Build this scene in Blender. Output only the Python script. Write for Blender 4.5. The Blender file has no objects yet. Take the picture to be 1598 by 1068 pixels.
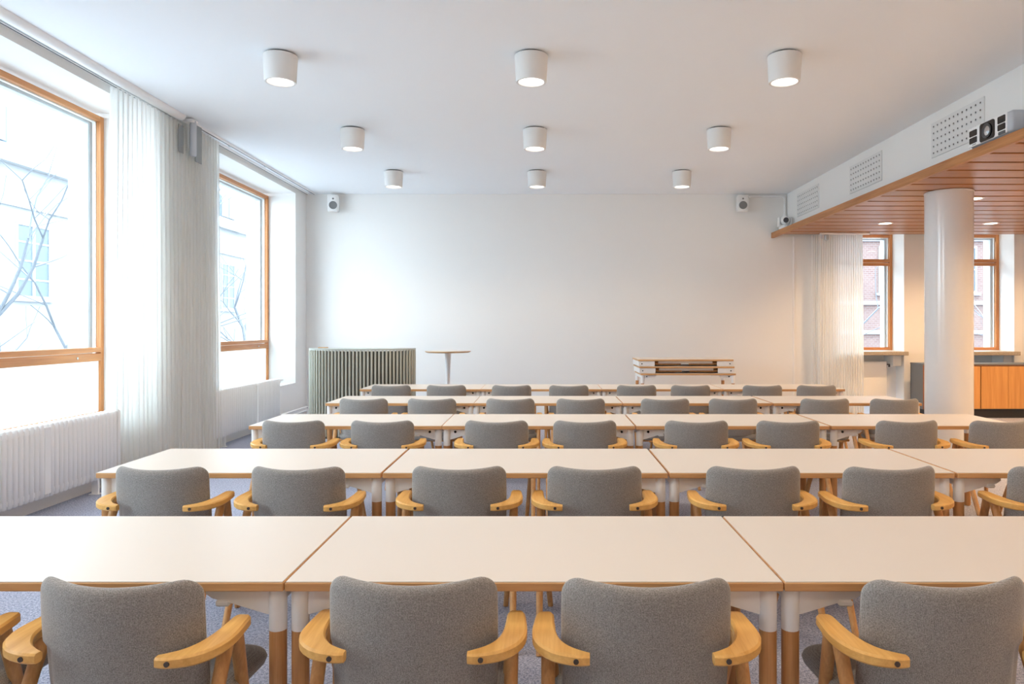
import bpy, math, random
from mathutils import Vector, Matrix
R = math.radians
PI = math.pi
random.seed(7)
S = bpy.context.scene
COL = S.collection

# ------------------------------------------------------------------ camera
cd = bpy.data.cameras.new('camera')
cam = bpy.data.objects.new('camera', cd)
COL.objects.link(cam)
cam.location = (0, 0, 1.45)
cam.rotation_euler = (R(90), 0, 0)
cd.sensor_width = 36.0
cd.lens = 1116 / 1598 * 36.0
cd.shift_x = -51 / 1598
cd.shift_y = -23 / 1598
cd.clip_start = 0.05
cd.clip_end = 300
S.camera = cam

# ------------------------------------------------------------------ world, lights, exposure
SKY = 8.0
w = bpy.data.worlds.new('overcast_sky')
S.world = w
w.use_nodes = True
wn = w.node_tree
wn.nodes.clear()
wo = wn.nodes.new('ShaderNodeOutputWorld')
wb = wn.nodes.new('ShaderNodeBackground')
wb.inputs[0].default_value = (0.78, 0.90, 1.0, 1)
wb.inputs[1].default_value = SKY
wn.links.new(wb.outputs[0], wo.inputs[0])
S.view_settings.view_transform = 'Standard'
S.view_settings.look = 'None'
S.view_settings.gamma = 1
S.view_settings.use_curve_mapping = False
S.view_settings.exposure = 0.29
try:
    S.cycles.max_bounces = 10
    S.cycles.diffuse_bounces = 6
    S.cycles.transparent_max_bounces = 16
    S.cycles.sample_clamp_indirect = 8
    S.cycles.use_denoising = True
    S.cycles.caustics_reflective = False
    S.cycles.caustics_refractive = False
except Exception:
    pass

LEFT_WIN = [(0.60, 2.90), (4.20, 7.19), (8.49, 11.48)]
FRONT_WIN = []
RIGHT_WIN = [(4.93, 6.03), (6.78, 7.88), (8.63, 9.73)]


def portal(name, loc, rot, sx, sy):
    l = bpy.data.lights.new(name, 'AREA')
    l.shape = 'RECTANGLE'
    l.size = sx
    l.size_y = sy
    l.cycles.is_portal = True
    o = bpy.data.objects.new(name, l)
    o.location = loc
    o.rotation_euler = rot
    COL.objects.link(o)


for a, b in LEFT_WIN:
    portal('window_portal', (-4.80, (a + b) / 2, 2.07), (0, R(-90), 0), 3.06, b - a)
for a, b in RIGHT_WIN:
    portal('window_portal', ((a + b) / 2, 12.85, 2.05), (R(-90), 0, 0), b - a, 2.0)

for a, b in FRONT_WIN:
    portal('window_portal', ((a + b) / 2, -3.95, 2.1), (R(90), 0, 0), b - a, 2.7)

LAMP_W = 38.0
DOWN_W = 142.0
WARM = (1.0, 0.63, 0.31)
LAMPC = (1.0, 0.77, 0.54)


# ------------------------------------------------------------------ materials
def srgb(r, g, b):
    def f(c):
        c /= 255
        return c / 12.92 if c <= .04045 else ((c + .055) / 1.055) ** 2.4
    return (f(r), f(g), f(b), 1)


def new_mat(name):
    m = bpy.data.materials.new(name)
    m.use_nodes = True
    nt = m.node_tree
    b = nt.nodes['Principled BSDF']
    return m, nt, b


def plain(name, col, rough=.5, bump=0, bscale=200, metal=0, spec=None, var=0, vscale=4):
    m, nt, b = new_mat(name)
    b.inputs['Base Color'].default_value = col
    b.inputs['Roughness'].default_value = rough
    b.inputs['Metallic'].default_value = metal
    if spec is not None:
        b.inputs['Specular IOR Level'].default_value = spec
    tc = nt.nodes.new('ShaderNodeTexCoord')
    if bump:
        n = nt.nodes.new('ShaderNodeTexNoise')
        n.inputs['Scale'].default_value = bscale
        n.inputs['Detail'].default_value = 3
        bp = nt.nodes.new('ShaderNodeBump')
        bp.inputs['Strength'].default_value = bump
        bp.inputs['Distance'].default_value = .002
        nt.links.new(tc.outputs['Object'], n.inputs['Vector'])
        nt.links.new(n.outputs[0], bp.inputs['Height'])
        nt.links.new(bp.outputs[0], b.inputs['Normal'])
    if var:
        n = nt.nodes.new('ShaderNodeTexNoise')
        n.inputs['Scale'].default_value = vscale
        r = nt.nodes.new('ShaderNodeMapRange')
        r.inputs[3].default_value = 1 - var
        r.inputs[4].default_value = 1 + var
        mx = nt.nodes.new('ShaderNodeVectorMath')
        mx.operation = 'SCALE'
        mx.inputs[0].default_value = col[:3]
        nt.links.new(tc.outputs['Object'], n.inputs['Vector'])
        nt.links.new(n.outputs[0], r.inputs[0])
        nt.links.new(r.outputs[0], mx.inputs['Scale'])
        nt.links.new(mx.outputs[0], b.inputs['Base Color'])
    return m


def wood(name, c1, c2, axis=0, scale=1.0, rough=.42, spec=.4):
    """grain stretched along one object axis (0 x, 1 y, 2 z)"""
    m, nt, b = new_mat(name)
    tc = nt.nodes.new('ShaderNodeTexCoord')
    mp = nt.nodes.new('ShaderNodeMapping')
    sc = [38 * scale] * 3
    sc[axis] = 2.2 * scale
    mp.inputs['Scale'].default_value = sc
    n1 = nt.nodes.new('ShaderNodeTexNoise')
    n1.inputs['Scale'].default_value = 1
    n1.inputs['Detail'].default_value = 6
    n1.inputs['Distortion'].default_value = .4
    sc2 = [190 * scale] * 3
    sc2[axis] = 7 * scale
    mp2 = nt.nodes.new('ShaderNodeMapping')
    mp2.inputs['Scale'].default_value = sc2
    n2 = nt.nodes.new('ShaderNodeTexNoise')
    n2.inputs['Scale'].default_value = 1
    n2.inputs['Detail'].default_value = 3
    mx = nt.nodes.new('ShaderNodeMath')
    mx.operation = 'MULTIPLY_ADD'
    mx.inputs[1].default_value = .45
    cr = nt.nodes.new('ShaderNodeValToRGB')
    cr.color_ramp.elements[0].position = .45
    cr.color_ramp.elements[1].position = .98
    cr.color_ramp.elements[0].color = c2
    cr.color_ramp.elements[1].color = c1
    L = nt.links.new
    oi = nt.nodes.new('ShaderNodeObjectInfo')
    va = nt.nodes.new('ShaderNodeVectorMath')
    va.operation = 'MULTIPLY_ADD'
    va.inputs[1].default_value = (1, 1, 1)
    sh = nt.nodes.new('ShaderNodeVectorMath')
    sh.operation = 'SCALE'
    sh.inputs[0].default_value = (3.1, 5.7, 9.3)
    L(oi.outputs['Random'], sh.inputs['Scale'])
    L(tc.outputs['Object'], va.inputs[0])
    L(sh.outputs[0], va.inputs[2])
    L(va.outputs[0], mp.inputs[0])
    L(va.outputs[0], mp2.inputs[0])
    L(mp.outputs[0], n1.inputs['Vector'])
    L(mp2.outputs[0], n2.inputs['Vector'])
    L(n2.outputs[0], mx.inputs[0])
    L(n1.outputs[0], mx.inputs[2])
    L(mx.outputs[0], cr.inputs[0])
    L(cr.outputs[0], b.inputs['Base Color'])
    b.inputs['Roughness'].default_value = rough
    b.inputs['Specular IOR Level'].default_value = spec
    bp = nt.nodes.new('ShaderNodeBump')
    bp.inputs['Strength'].default_value = .12
    bp.inputs['Distance'].default_value = .001
    L(mx.outputs[0], bp.inputs['Height'])
    L(bp.outputs[0], b.inputs['Normal'])
    return m


def fabric(name, ca, cb):
    m, nt, b = new_mat(name)
    L = nt.links.new
    tc = nt.nodes.new('ShaderNodeTexCoord')
    ws = []
    for k, d in enumerate(('X', 'Z')):
        wv = nt.nodes.new('ShaderNodeTexWave')
        wv.bands_direction = d
        wv.inputs['Scale'].default_value = 150
        wv.inputs['Distortion'].default_value = 2.6
        wv.inputs['Detail'].default_value = 2
        wv.inputs['Detail Scale'].default_value = 1.5
        L(tc.outputs['Object'], wv.inputs['Vector'])
        ws.append(wv)
    ad = nt.nodes.new('ShaderNodeMath')
    ad.operation = 'MULTIPLY'
    L(ws[0].outputs['Fac'], ad.inputs[0])
    L(ws[1].outputs['Fac'], ad.inputs[1])
    n = nt.nodes.new('ShaderNodeTexNoise')
    n.inputs['Scale'].default_value = 330
    n.inputs['Detail'].default_value = 3
    L(tc.outputs['Object'], n.inputs['Vector'])
    a2 = nt.nodes.new('ShaderNodeMath')
    a2.operation = 'MULTIPLY_ADD'
    a2.inputs[1].default_value = .35
    L(ad.outputs[0], a2.inputs[0])
    L(n.outputs[0], a2.inputs[2])
    cr = nt.nodes.new('ShaderNodeValToRGB')
    cr.color_ramp.elements[0].position = .35
    cr.color_ramp.elements[1].position = .85
    cr.color_ramp.elements[0].color = ca
    cr.color_ramp.elements[1].color = cb
    L(a2.outputs[0], cr.inputs[0])
    L(cr.outputs[0], b.inputs['Base Color'])
    b.inputs['Roughness'].default_value = .9
    b.inputs['Specular IOR Level'].default_value = .15
    b.inputs['Sheen Weight'].default_value = .55
    b.inputs['Sheen Roughness'].default_value = .4
    bp = nt.nodes.new('ShaderNodeBump')
    bp.inputs['Strength'].default_value = .35
    bp.inputs['Distance'].default_value = .0015
    L(a2.outputs[0], bp.inputs['Height'])
    L(bp.outputs[0], b.inputs['Normal'])
    return m


def carpet_mat():
    m, nt, b = new_mat('carpet')
    L = nt.links.new
    tc = nt.nodes.new('ShaderNodeTexCoord')
    n = nt.nodes.new('ShaderNodeTexNoise')
    n.inputs['Scale'].default_value = 240
    n.inputs['Detail'].default_value = 4
    n.inputs['Roughness'].default_value = .7
    n3 = nt.nodes.new('ShaderNodeTexNoise')
    n3.inputs['Scale'].default_value = 90
    n3.inputs['Detail'].default_value = 2
    L(tc.outputs['Object'], n.inputs['Vector'])
    L(tc.outputs['Object'], n3.inputs['Vector'])
    a = nt.nodes.new('ShaderNodeMath')
    a.operation = 'MULTIPLY_ADD'
    a.inputs[1].default_value = .5
    L(n3.outputs[0], a.inputs[0])
    L(n.outputs[0], a.inputs[2])
    cr = nt.nodes.new('ShaderNodeValToRGB')
    cr.color_ramp.elements[0].position = .58
    cr.color_ramp.elements[1].position = .95
    cr.color_ramp.elements[0].color = srgb(96, 106, 136)
    cr.color_ramp.elements[1].color = srgb(222, 226, 242)
    L(a.outputs[0], cr.inputs[0])
    L(cr.outputs[0], b.inputs['Base Color'])
    b.inputs['Roughness'].default_value = .95
    b.inputs['Specular IOR Level'].default_value = .1
    bp = nt.nodes.new('ShaderNodeBump')
    bp.inputs['Strength'].default_value = .5
    bp.inputs['Distance'].default_value = .004
    L(a.outputs[0], bp.inputs['Height'])
    L(bp.outputs[0], b.inputs['Normal'])
    return m


def glass_mat():
    m = bpy.data.materials.new('window_glass')
    m.use_nodes = True
    nt = m.node_tree
    nt.nodes.clear()
    o = nt.nodes.new('ShaderNodeOutputMaterial')
    t = nt.nodes.new('ShaderNodeBsdfTransparent')
    t.inputs[0].default_value = (.97, .99, .99, 1)
    g = nt.nodes.new('ShaderNodeBsdfGlossy')
    g.inputs['Roughness'].default_value = .02
    lw = nt.nodes.new('ShaderNodeLayerWeight')
    pw = nt.nodes.new('ShaderNodeMath')
    pw.operation = 'POWER'
    pw.inputs[1].default_value = 5
    f = nt.nodes.new('ShaderNodeMath')
    f.operation = 'MULTIPLY_ADD'
    f.inputs[1].default_value = .75
    f.inputs[2].default_value = .03
    nt.links.new(lw.outputs['Facing'], pw.inputs[0])
    nt.links.new(pw.outputs[0], f.inputs[0])
    mx = nt.nodes.new('ShaderNodeMixShader')
    nt.links.new(f.outputs[0], mx.inputs[0])
    nt.links.new(t.outputs[0], mx.inputs[1])
    nt.links.new(g.outputs[0], mx.inputs[2])
    nt.links.new(mx.outputs[0], o.inputs[0])
    return m


def translucent(name, col, tr, transp, weave=False):
    """thin sheet: diffuse + translucent + a see-through share"""
    m = bpy.data.materials.new(name)
    m.use_nodes = True
    nt = m.node_tree
    nt.nodes.clear()
    o = nt.nodes.new('ShaderNodeOutputMaterial')
    d = nt.nodes.new('ShaderNodeBsdfDiffuse')
    d.inputs[0].default_value = col
    l = nt.nodes.new('ShaderNodeBsdfTranslucent')
    l.inputs[0].default_value = col
    t = nt.nodes.new('ShaderNodeBsdfTransparent')
    m1 = nt.nodes.new('ShaderNodeMixShader')
    m1.inputs[0].default_value = tr
    m2 = nt.nodes.new('ShaderNodeMixShader')
    m2.inputs[0].default_value = transp
    nt.links.new(d.outputs[0], m1.inputs[1])
    nt.links.new(l.outputs[0], m1.inputs[2])
    nt.links.new(m1.outputs[0], m2.inputs[1])
    nt.links.new(t.outputs[0], m2.inputs[2])
    nt.links.new(m2.outputs[0], o.inputs[0])
    return m


def emit(name, col, s):
    m = bpy.data.materials.new(name)
    m.use_nodes = True
    nt = m.node_tree
    nt.nodes.clear()
    o = nt.nodes.new('ShaderNodeOutputMaterial')
    e = nt.nodes.new('ShaderNodeEmission')
    e.inputs[0].default_value = (*col, 1)
    e.inputs[1].default_value = s
    nt.links.new(e.outputs[0], o.inputs[0])
    return m


def brick_mat():
    m, nt, b = new_mat('far_brick')
    tc = nt.nodes.new('ShaderNodeTexCoord')
    mp = nt.nodes.new('ShaderNodeMapping')
    mp.inputs['Rotation'].default_value = (R(90), 0, 0)
    br = nt.nodes.new('ShaderNodeTexBrick')
    br.inputs['Color1'].default_value = (.19, .125, .115, 1)
    br.inputs['Color2'].default_value = (.16, .10, .095, 1)
    br.inputs['Mortar'].default_value = (.24, .21, .20, 1)
    br.inputs['Scale'].default_value = 3.2
    nt.links.new(tc.outputs['Object'], mp.inputs[0])
    nt.links.new(mp.outputs[0], br.inputs['Vector'])
    nt.links.new(br.outputs[0], b.inputs['Base Color'])
    b.inputs['Roughness'].default_value = .9
    return m


def granite():
    m, nt, b = new_mat('granite')
    tc = nt.nodes.new('ShaderNodeTexCoord')
    n = nt.nodes.new('ShaderNodeTexNoise')
    n.inputs['Scale'].default_value = 120
    n.inputs['Detail'].default_value = 3
    cr = nt.nodes.new('ShaderNodeValToRGB')
    cr.color_ramp.elements[0].position = .4
    cr.color_ramp.elements[1].position = .62
    cr.color_ramp.elements[0].color = srgb(140, 125, 108)
    cr.color_ramp.elements[1].color = srgb(205, 192, 172)
    nt.links.new(tc.outputs['Object'], n.inputs['Vector'])
    nt.links.new(n.outputs[0], cr.inputs[0])
    nt.links.new(cr.outputs[0], b.inputs['Base Color'])
    b.inputs['Roughness'].default_value = .4
    return m


M = {}
M['wall'] = plain('wall_paint', srgb(241, 240, 237), .75, .08, 300)
M['ceil'] = plain('ceiling_paint', srgb(246, 249, 252), .85, .05, 200)
M['white'] = plain('white_enamel', srgb(246, 246, 245), .35, spec=.4)
M['rad'] = plain('radiator_enamel', srgb(248, 249, 249), .35, spec=.4)
M['lamp'] = plain('lamp_white', srgb(234, 233, 230), .55)
M['plaster'] = plain('panel_white', srgb(228, 228, 226), .6)
M['hole'] = plain('nozzle_dark', srgb(70, 66, 64), .8)
M['dark'] = plain('dark_gap', srgb(48, 46, 46), .7)
M['black'] = plain('black_gloss', srgb(14, 14, 16), .18)
M['laminate'] = plain('white_laminate', srgb(224, 217, 208), .38, spec=.35, var=.01, vscale=3)
M['oak'] = wood('oak_arm', srgb(242, 194, 116), srgb(218, 162, 86), 1)
M['oakleg'] = wood('oak_leg', srgb(220, 170, 112), srgb(184, 132, 82), 2)
M['oakedge'] = wood('oak_edge', srgb(224, 178, 126), srgb(196, 146, 96), 0)
M['tleg'] = wood('oak_table_leg', srgb(212, 160, 106), srgb(176, 124, 74), 2)
M['pine_y'] = wood('pine_y', srgb(214, 152, 98), srgb(182, 118, 68), 1, .6)
M['pine_z'] = wood('pine_z', srgb(214, 148, 92), srgb(184, 116, 62), 2, .6)
M['pine_x'] = wood('pine_x', srgb(206, 140, 88), srgb(172, 106, 58), 0, .6)
M['board'] = wood('ceiling_board', srgb(188, 130, 82), srgb(150, 96, 56), 0, .7, .35)
M['groove'] = plain('groove_wood', srgb(96, 54, 26), .7)
M['fascia'] = wood('fascia_wood', srgb(196, 138, 86), srgb(158, 102, 56), 1, .6, .4)
M['door'] = wood('cabinet_oak', srgb(222, 164, 96), srgb(196, 134, 70), 2, .45, .45)
M['cabedge'] = wood('cabinet_edge', srgb(140, 88, 56), srgb(106, 62, 40), 2, .6, .5)
M['cabgrey'] = plain('cabinet_grey', srgb(112, 114, 116), .5)
M['fabric'] = fabric('grey_fabric', srgb(116, 114, 111), srgb(180, 177, 174))
M['carpet'] = carpet_mat()
M['glass'] = glass_mat()
M['frost'] = translucent('frosted_glass', (.90, .96, .97, 1), .86, .0)
M['sheer'] = translucent('sheer_curtain', (.97, .97, .95, 1), .5, .12)
M['greycloth'] = plain('grey_fabric_strap', srgb(150, 156, 158), .7)
M['alu'] = plain('aluminium', srgb(196, 202, 204), .35, metal=.6)
M['slat'] = plain('lectern_slat', srgb(200, 200, 186), .5)
M['slatdark'] = plain('lectern_core', srgb(96, 98, 88), .7)
M['ltop'] = plain('lectern_top', srgb(190, 196, 190), .45)
M['sashw'] = plain('outer_sash', srgb(206, 214, 220), .5)
M['stone'] = plain('pale_stone', srgb(222, 216, 206), .85, .4, 30, var=.05, vscale=6)
M['facade'] = plain('pale_facade', srgb(140, 143, 146), .9, .2, 8, var=.03, vscale=1)
M['farpane'] = plain('far_pane', srgb(84, 100, 114), .5)
M['farframe'] = plain('far_frame', srgb(158, 160, 162), .7)
M['bark'] = plain('bark', srgb(96, 102, 110), .9, .5, 30)
M['snow'] = plain('snow', srgb(168, 171, 176), .9)
M['brick'] = brick_mat()
M['granite'] = granite()
M['colw'] = plain('column_gloss', srgb(230, 230, 230), .16, spec=.6)
M['chrome'] = plain('chrome', (.6, .6, .6, 1), .2, metal=1)
M['screwm'] = plain('screw_dark', (.10, .08, .07, 1), .35, metal=.5)
M['silver'] = plain('silver_plastic', srgb(196, 200, 206), .4)
M['grey'] = plain('speaker_grey', srgb(128, 128, 128), .7)
M['greyd'] = plain('speaker_greyd', srgb(84, 84, 86), .6)
M['e_lamp'] = emit('lamp_glow', (1, .95, .88), 2.6)
M['e_down'] = emit('downlight_glow', (1, .90, .74), 4.5)


# ------------------------------------------------------------------ mesh helpers
class MB:
    def __init__(s):
        s.v = []
        s.f = []

    def add(s, vs, fs):
        n = len(s.v)
        s.v += [tuple(p) for p in vs]
        s.f += [tuple(i + n for i in f) for f in fs]
        return s

    def box(s, a, b, bev=0.0, mp=None):
        x0, y0, z0 = [min(a[i], b[i]) for i in range(3)]
        x1, y1, z1 = [max(a[i], b[i]) for i in range(3)]
        e = min(bev, (x1 - x0) / 2.01, (y1 - y0) / 2.01, (z1 - z0) / 2.01)
        if e <= 0:
            vs = [(x, y, z) for z in (z0, z1) for y in (y0, y1) for x in (x0, x1)]
            fs = [(0, 2, 3, 1), (4, 5, 7, 6), (0, 1, 5, 4), (2, 6, 7, 3), (0, 4, 6, 2), (1, 3, 7, 5)]
        else:
            # chamfered box
            vs = []
            idx = {}
            cs = [(x0, x1), (y0, y1), (z0, z1)]
            for i in (0, 1):
                for j in (0, 1):
                    for k in (0, 1):
                        c = (cs[0][i], cs[1][j], cs[2][k])
                        d = (1 if i == 0 else -1, 1 if j == 0 else -1, 1 if k == 0 else -1)
                        for ax in range(3):
                            p = [c[q] + (0 if q == ax else d[q] * e) for q in range(3)]
                            idx[(i, j, k, ax)] = len(vs)
                            vs.append(tuple(p))
            fs = []
            for ax in range(3):
                for s_ in (0, 1):
                    o = [q for q in range(3) if q != ax]
                    ring = []
                    for (u, v) in ((0, 0), (1, 0), (1, 1), (0, 1)):
                        t = [0, 0, 0]
                        t[ax] = s_
                        t[o[0]] = u
                        t[o[1]] = v
                        ring.append(idx[(*t, ax)])
                    fs.append(tuple(ring))
            for ax in range(3):          # edges along ax
                o = [q for q in range(3) if q != ax]
                for u in (0, 1):
                    for v in (0, 1):
                        t0 = [0, 0, 0]
                        t0[o[0]] = u
                        t0[o[1]] = v
                        t1 = list(t0)
                        t1[ax] = 1
                        fs.append((idx[(*t0, o[0])], idx[(*t1, o[0])], idx[(*t1, o[1])], idx[(*t0, o[1])]))
            for i in (0, 1):
                for j in (0, 1):
                    for k in (0, 1):
                        fs.append((idx[(i, j, k, 0)], idx[(i, j, k, 1)], idx[(i, j, k, 2)]))
        if mp:
            vs = [mp(*p) for p in vs]
        return s.add(vs, fs)

    def tube(s, p0, p1, r0, r1=None, n=12, cap=True):
        r1 = r0 if r1 is None else r1
        p0 = Vector(p0)
        p1 = Vector(p1)
        d = (p1 - p0).normalized()
        a = d.orthogonal().normalized()
        b = d.cross(a)
        vs = []
        for p, r in ((p0, r0), (p1, r1)):
            for i in range(n):
                t = 2 * PI * i / n
                vs.append(p + (a * math.cos(t) + b * math.sin(t)) * r)
        fs = [(i, (i + 1) % n, n + (i + 1) % n, n + i) for i in range(n)]
        if cap:
            fs += [tuple(range(n - 1, -1, -1)), tuple(range(n, 2 * n))]
        return s.add(vs, fs)

    def lathe(s, prof, c=(0, 0, 0), n=32, ax='z', a0=0, a1=2 * PI):
        """prof: list of (r, h)"""
        vs = []
        full = abs(a1 - a0 - 2 * PI) < 1e-6
        m = n if full else n + 1
        for r, h in prof:
            for i in range(m):
                t = a0 + (a1 - a0) * i / n
                x, y = r * math.cos(t), r * math.sin(t)
                p = (x, y, h) if ax == 'z' else ((x, h, y) if ax == 'y' else (h, x, y))
                vs.append((c[0] + p[0], c[1] + p[1], c[2] + p[2]))
        fs = []
        for k in range(len(prof) - 1):
            for i in range(n):
                j = (i + 1) % m
                fs.append((k * m + i, k * m + j, (k + 1) * m + j, (k + 1) * m + i))
        if full:
            if prof[0][0] > 1e-5:
                fs.append(tuple(range(m - 1, -1, -1)))
            if prof[-1][0] > 1e-5:
                fs.append(tuple(range((len(prof) - 1) * m, len(prof) * m)))
        return s.add(vs, fs)

    def sweep(s, pts, sections, up=(0, 0, 1)):
        """closed section rings (list of (a,b)) along a path; a across, b up"""
        n = len(sections[0])
        vs = []
        for i, p in enumerate(pts):
            p = Vector(p)
            q0 = Vector(pts[max(i - 1, 0)])
            q1 = Vector(pts[min(i + 1, len(pts) - 1)])
            d = (q1 - q0).normalized()
            side = d.cross(Vector(up)).normalized()
            u = side.cross(d).normalized()
            for a, b in sections[i]:
                vs.append(p + side * a + u * b)
        fs = []
        for k in range(len(pts) - 1):
            for i in range(n):
                j = (i + 1) % n
                fs.append((k * n + i, k * n + j, (k + 1) * n + j, (k + 1) * n + i))
        fs += [tuple(range(n - 1, -1, -1)), tuple(range((len(pts) - 1) * n, len(pts) * n))]
        return s.add(vs, fs)

    def mesh(s, name, mat, smooth=False, angle=40):
        me = bpy.data.meshes.new(name)
        me.from_pydata(s.v, [], s.f)
        me.materials.append(mat)
        import bmesh
        bm = bmesh.new()
        bm.from_mesh(me)
        bmesh.ops.recalc_face_normals(bm, faces=bm.faces)
        bm.to_mesh(me)
        bm.free()
        if smooth:
            me.polygons.foreach_set('use_smooth', [True] * len(me.polygons))
            try:
                me.set_sharp_from_angle(angle=R(angle))
            except Exception:
                pass
        me.update()
        return me

    def build(s, name, mat, parent=None, smooth=False, angle=40, **props):
        o = bpy.data.objects.new(name, s.mesh(name, mat, smooth, angle))
        COL.objects.link(o)
        if parent is not None:
            o.parent = parent
        for k, v in props.items():
            o[k] = v
        return o


def tag(o, label=None, category=None, group=None, kind=None):
    if label:
        o['label'] = label
    if category:
        o['category'] = category
    if group:
        o['group'] = group
    if kind:
        o['kind'] = kind
    return o


def empty(name, loc=(0, 0, 0), rz=0):
    o = bpy.data.objects.new(name, None)
    o.empty_display_size = .1
    o.location = loc
    o.rotation_euler = (0, 0, rz)
    COL.objects.link(o)
    return o


def children(o):
    return [c for c in ALLKIDS.get(o.name, [])]


ALLKIDS = {}


def index_kids():
    ALLKIDS.clear()
    for o in bpy.data.objects:
        if o.parent:
            ALLKIDS.setdefault(o.parent.name, []).append(o)


def copy_tree(o, parent=None):
    c = o.copy()
    COL.objects.link(c)
    if parent is not None:
        c.parent = parent
        c.matrix_parent_inverse = o.matrix_parent_inverse.copy()
    for ch in list(ALLKIDS.get(o.name, [])):
        copy_tree(ch, c)
    return c


# ------------------------------------------------------------------ the room shell
XL, XO = -4.0, -4.78          # inner and outer face of the window wall
YB, YF = 12.0, -3.6           # back wall, wall behind the camera
XR = 9.9
HC = 3.687                    # ceiling height
HEAD = 3.60                   # window head
SILL = 0.56

o = MB().box((XL - .05, YF, -.12), (XR + .05, YB + .02, 0)).build('floor', M['carpet'])
tag(o, 'blue-grey flecked carpet floor', kind='structure')
o = MB().box((XO, YF - .2, HC), (4.2, YB + .9, HC + .25)).build('ceiling', M['ceil'])
tag(o, 'smooth white ceiling', kind='structure')

wl = MB()
wl.box((XO, YF - .2, -.12), (XL, YB + .9, SILL))
wl.box((XO, YF - .2, HEAD), (XL, YB + .9, HC))
ys = [YF - .2] + [v for ab in LEFT_WIN for v in ab] + [YB + .9]
for i in range(0, len(ys), 2):
    wl.box((XO, ys[i], SILL), (XL, ys[i + 1], HEAD))
wall_left = wl.build('wall_left', M['wall'])
tag(wall_left, 'white window wall with deep recesses', kind='structure')
# small stones of the outer reveals
blk = MB().box((0, 0, 0), (.145, .012, .243), .004).mesh('stone_block', M['stone'])
for a, b in LEFT_WIN:
    for k in range(12):
        s_ = bpy.data.objects.new('stone_block', blk)
        s_.location = (-4.785, b - .013 - (k % 3) * .0015, SILL + .05 + k * .249)
        COL.objects.link(s_)
        s_.parent = wall_left

# back wall with the window openings of the side bay
wb_ = MB()
wb_.box((XL, YB, -.12), (RIGHT_WIN[0][0], YB + .85, HC))
wb_.box((RIGHT_WIN[0][1], YB, -.12), (RIGHT_WIN[1][0], YB + .85, HC))
wb_.box((RIGHT_WIN[1][1], YB, -.12), (RIGHT_WIN[2][0], YB + .85, HC))
wb_.box((RIGHT_WIN[2][1], YB, -.12), (XR + .3, YB + .85, HC))
for a, b in RIGHT_WIN:
    wb_.box((a, YB, 3.06), (b, YB + .85, HC))
    wb_.box((a, YB + .28, -.12), (b, YB + .85, 1.05))
wall_back = wb_.build('wall_back', M['wall'])
tag(wall_back, 'plain back wall, white turning cream in the side bay', kind='structure')

o = MB().box((XR, YF - .2, -.12), (XR + .3, YB, HC)).build('wall_right', M['wall'])
tag(o, 'far side wall of the bay', kind='structure')
fw_ = MB()
xs = [XO] + [v for ab in FRONT_WIN for v in ab] + [XR + .3]
for i in range(0, len(xs), 2):
    fw_.box((xs[i], YF - .3, -.12), (xs[i + 1], YF, HC))
for a, b in FRONT_WIN:
    fw_.box((a, YF - .3, -.12), (b, YF, .75)).box((a, YF - .3, 3.45), (b, YF, HC))
o = fw_.build('wall_front', M['wall'])
tag(o, 'wall behind the camera', kind='structure')
# bulkhead between high and lowered ceiling
wall_bulk = MB().box((4.065, YF, 3.035), (4.30, YB, HC)).build('wall_bulkhead', M['wall'])
tag(wall_bulk, 'white bulkhead above the wooden ceiling edge', kind='structure')

# lowered slatted ceiling
low = MB().box((3.845, YF, 3.012), (XR, YB, 3.035)).build('ceiling', M['groove'])
tag(low, 'lowered ceiling of wide wooden boards over the side bay', kind='structure')
MB().box((3.80, YF, 2.948), (3.845, YB, 3.036), .003).build('edge_board', M['fascia'], low, label='honey-brown edge board along the lowered ceiling')
bd = MB().box((0, .026, 0), (XR - 3.85, .342 - .026, .030), .003)
bd.box((0, .342 - .026, .018), (XR - 3.85, .342 - .014, .030))
bdm = bd.mesh('board', M['board'])
k0 = -27
for k in range(k0, 19):
    y = 5.93 + .342 * k
    if y + .342 > YB or y < YF:
        continue
    b_ = bpy.data.objects.new('board', bdm)
    b_.location = (3.847, y, 2.977)
    COL.objects.link(b_)
    b_.parent = low

# pale strip up the back wall
o = MB().box((4.165, YB - .012, 0), (4.195, YB, 2.975), .002).build('trim_1', M['white'])
tag(o, 'thin pale vertical strip on the back wall', kind='structure')


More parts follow.
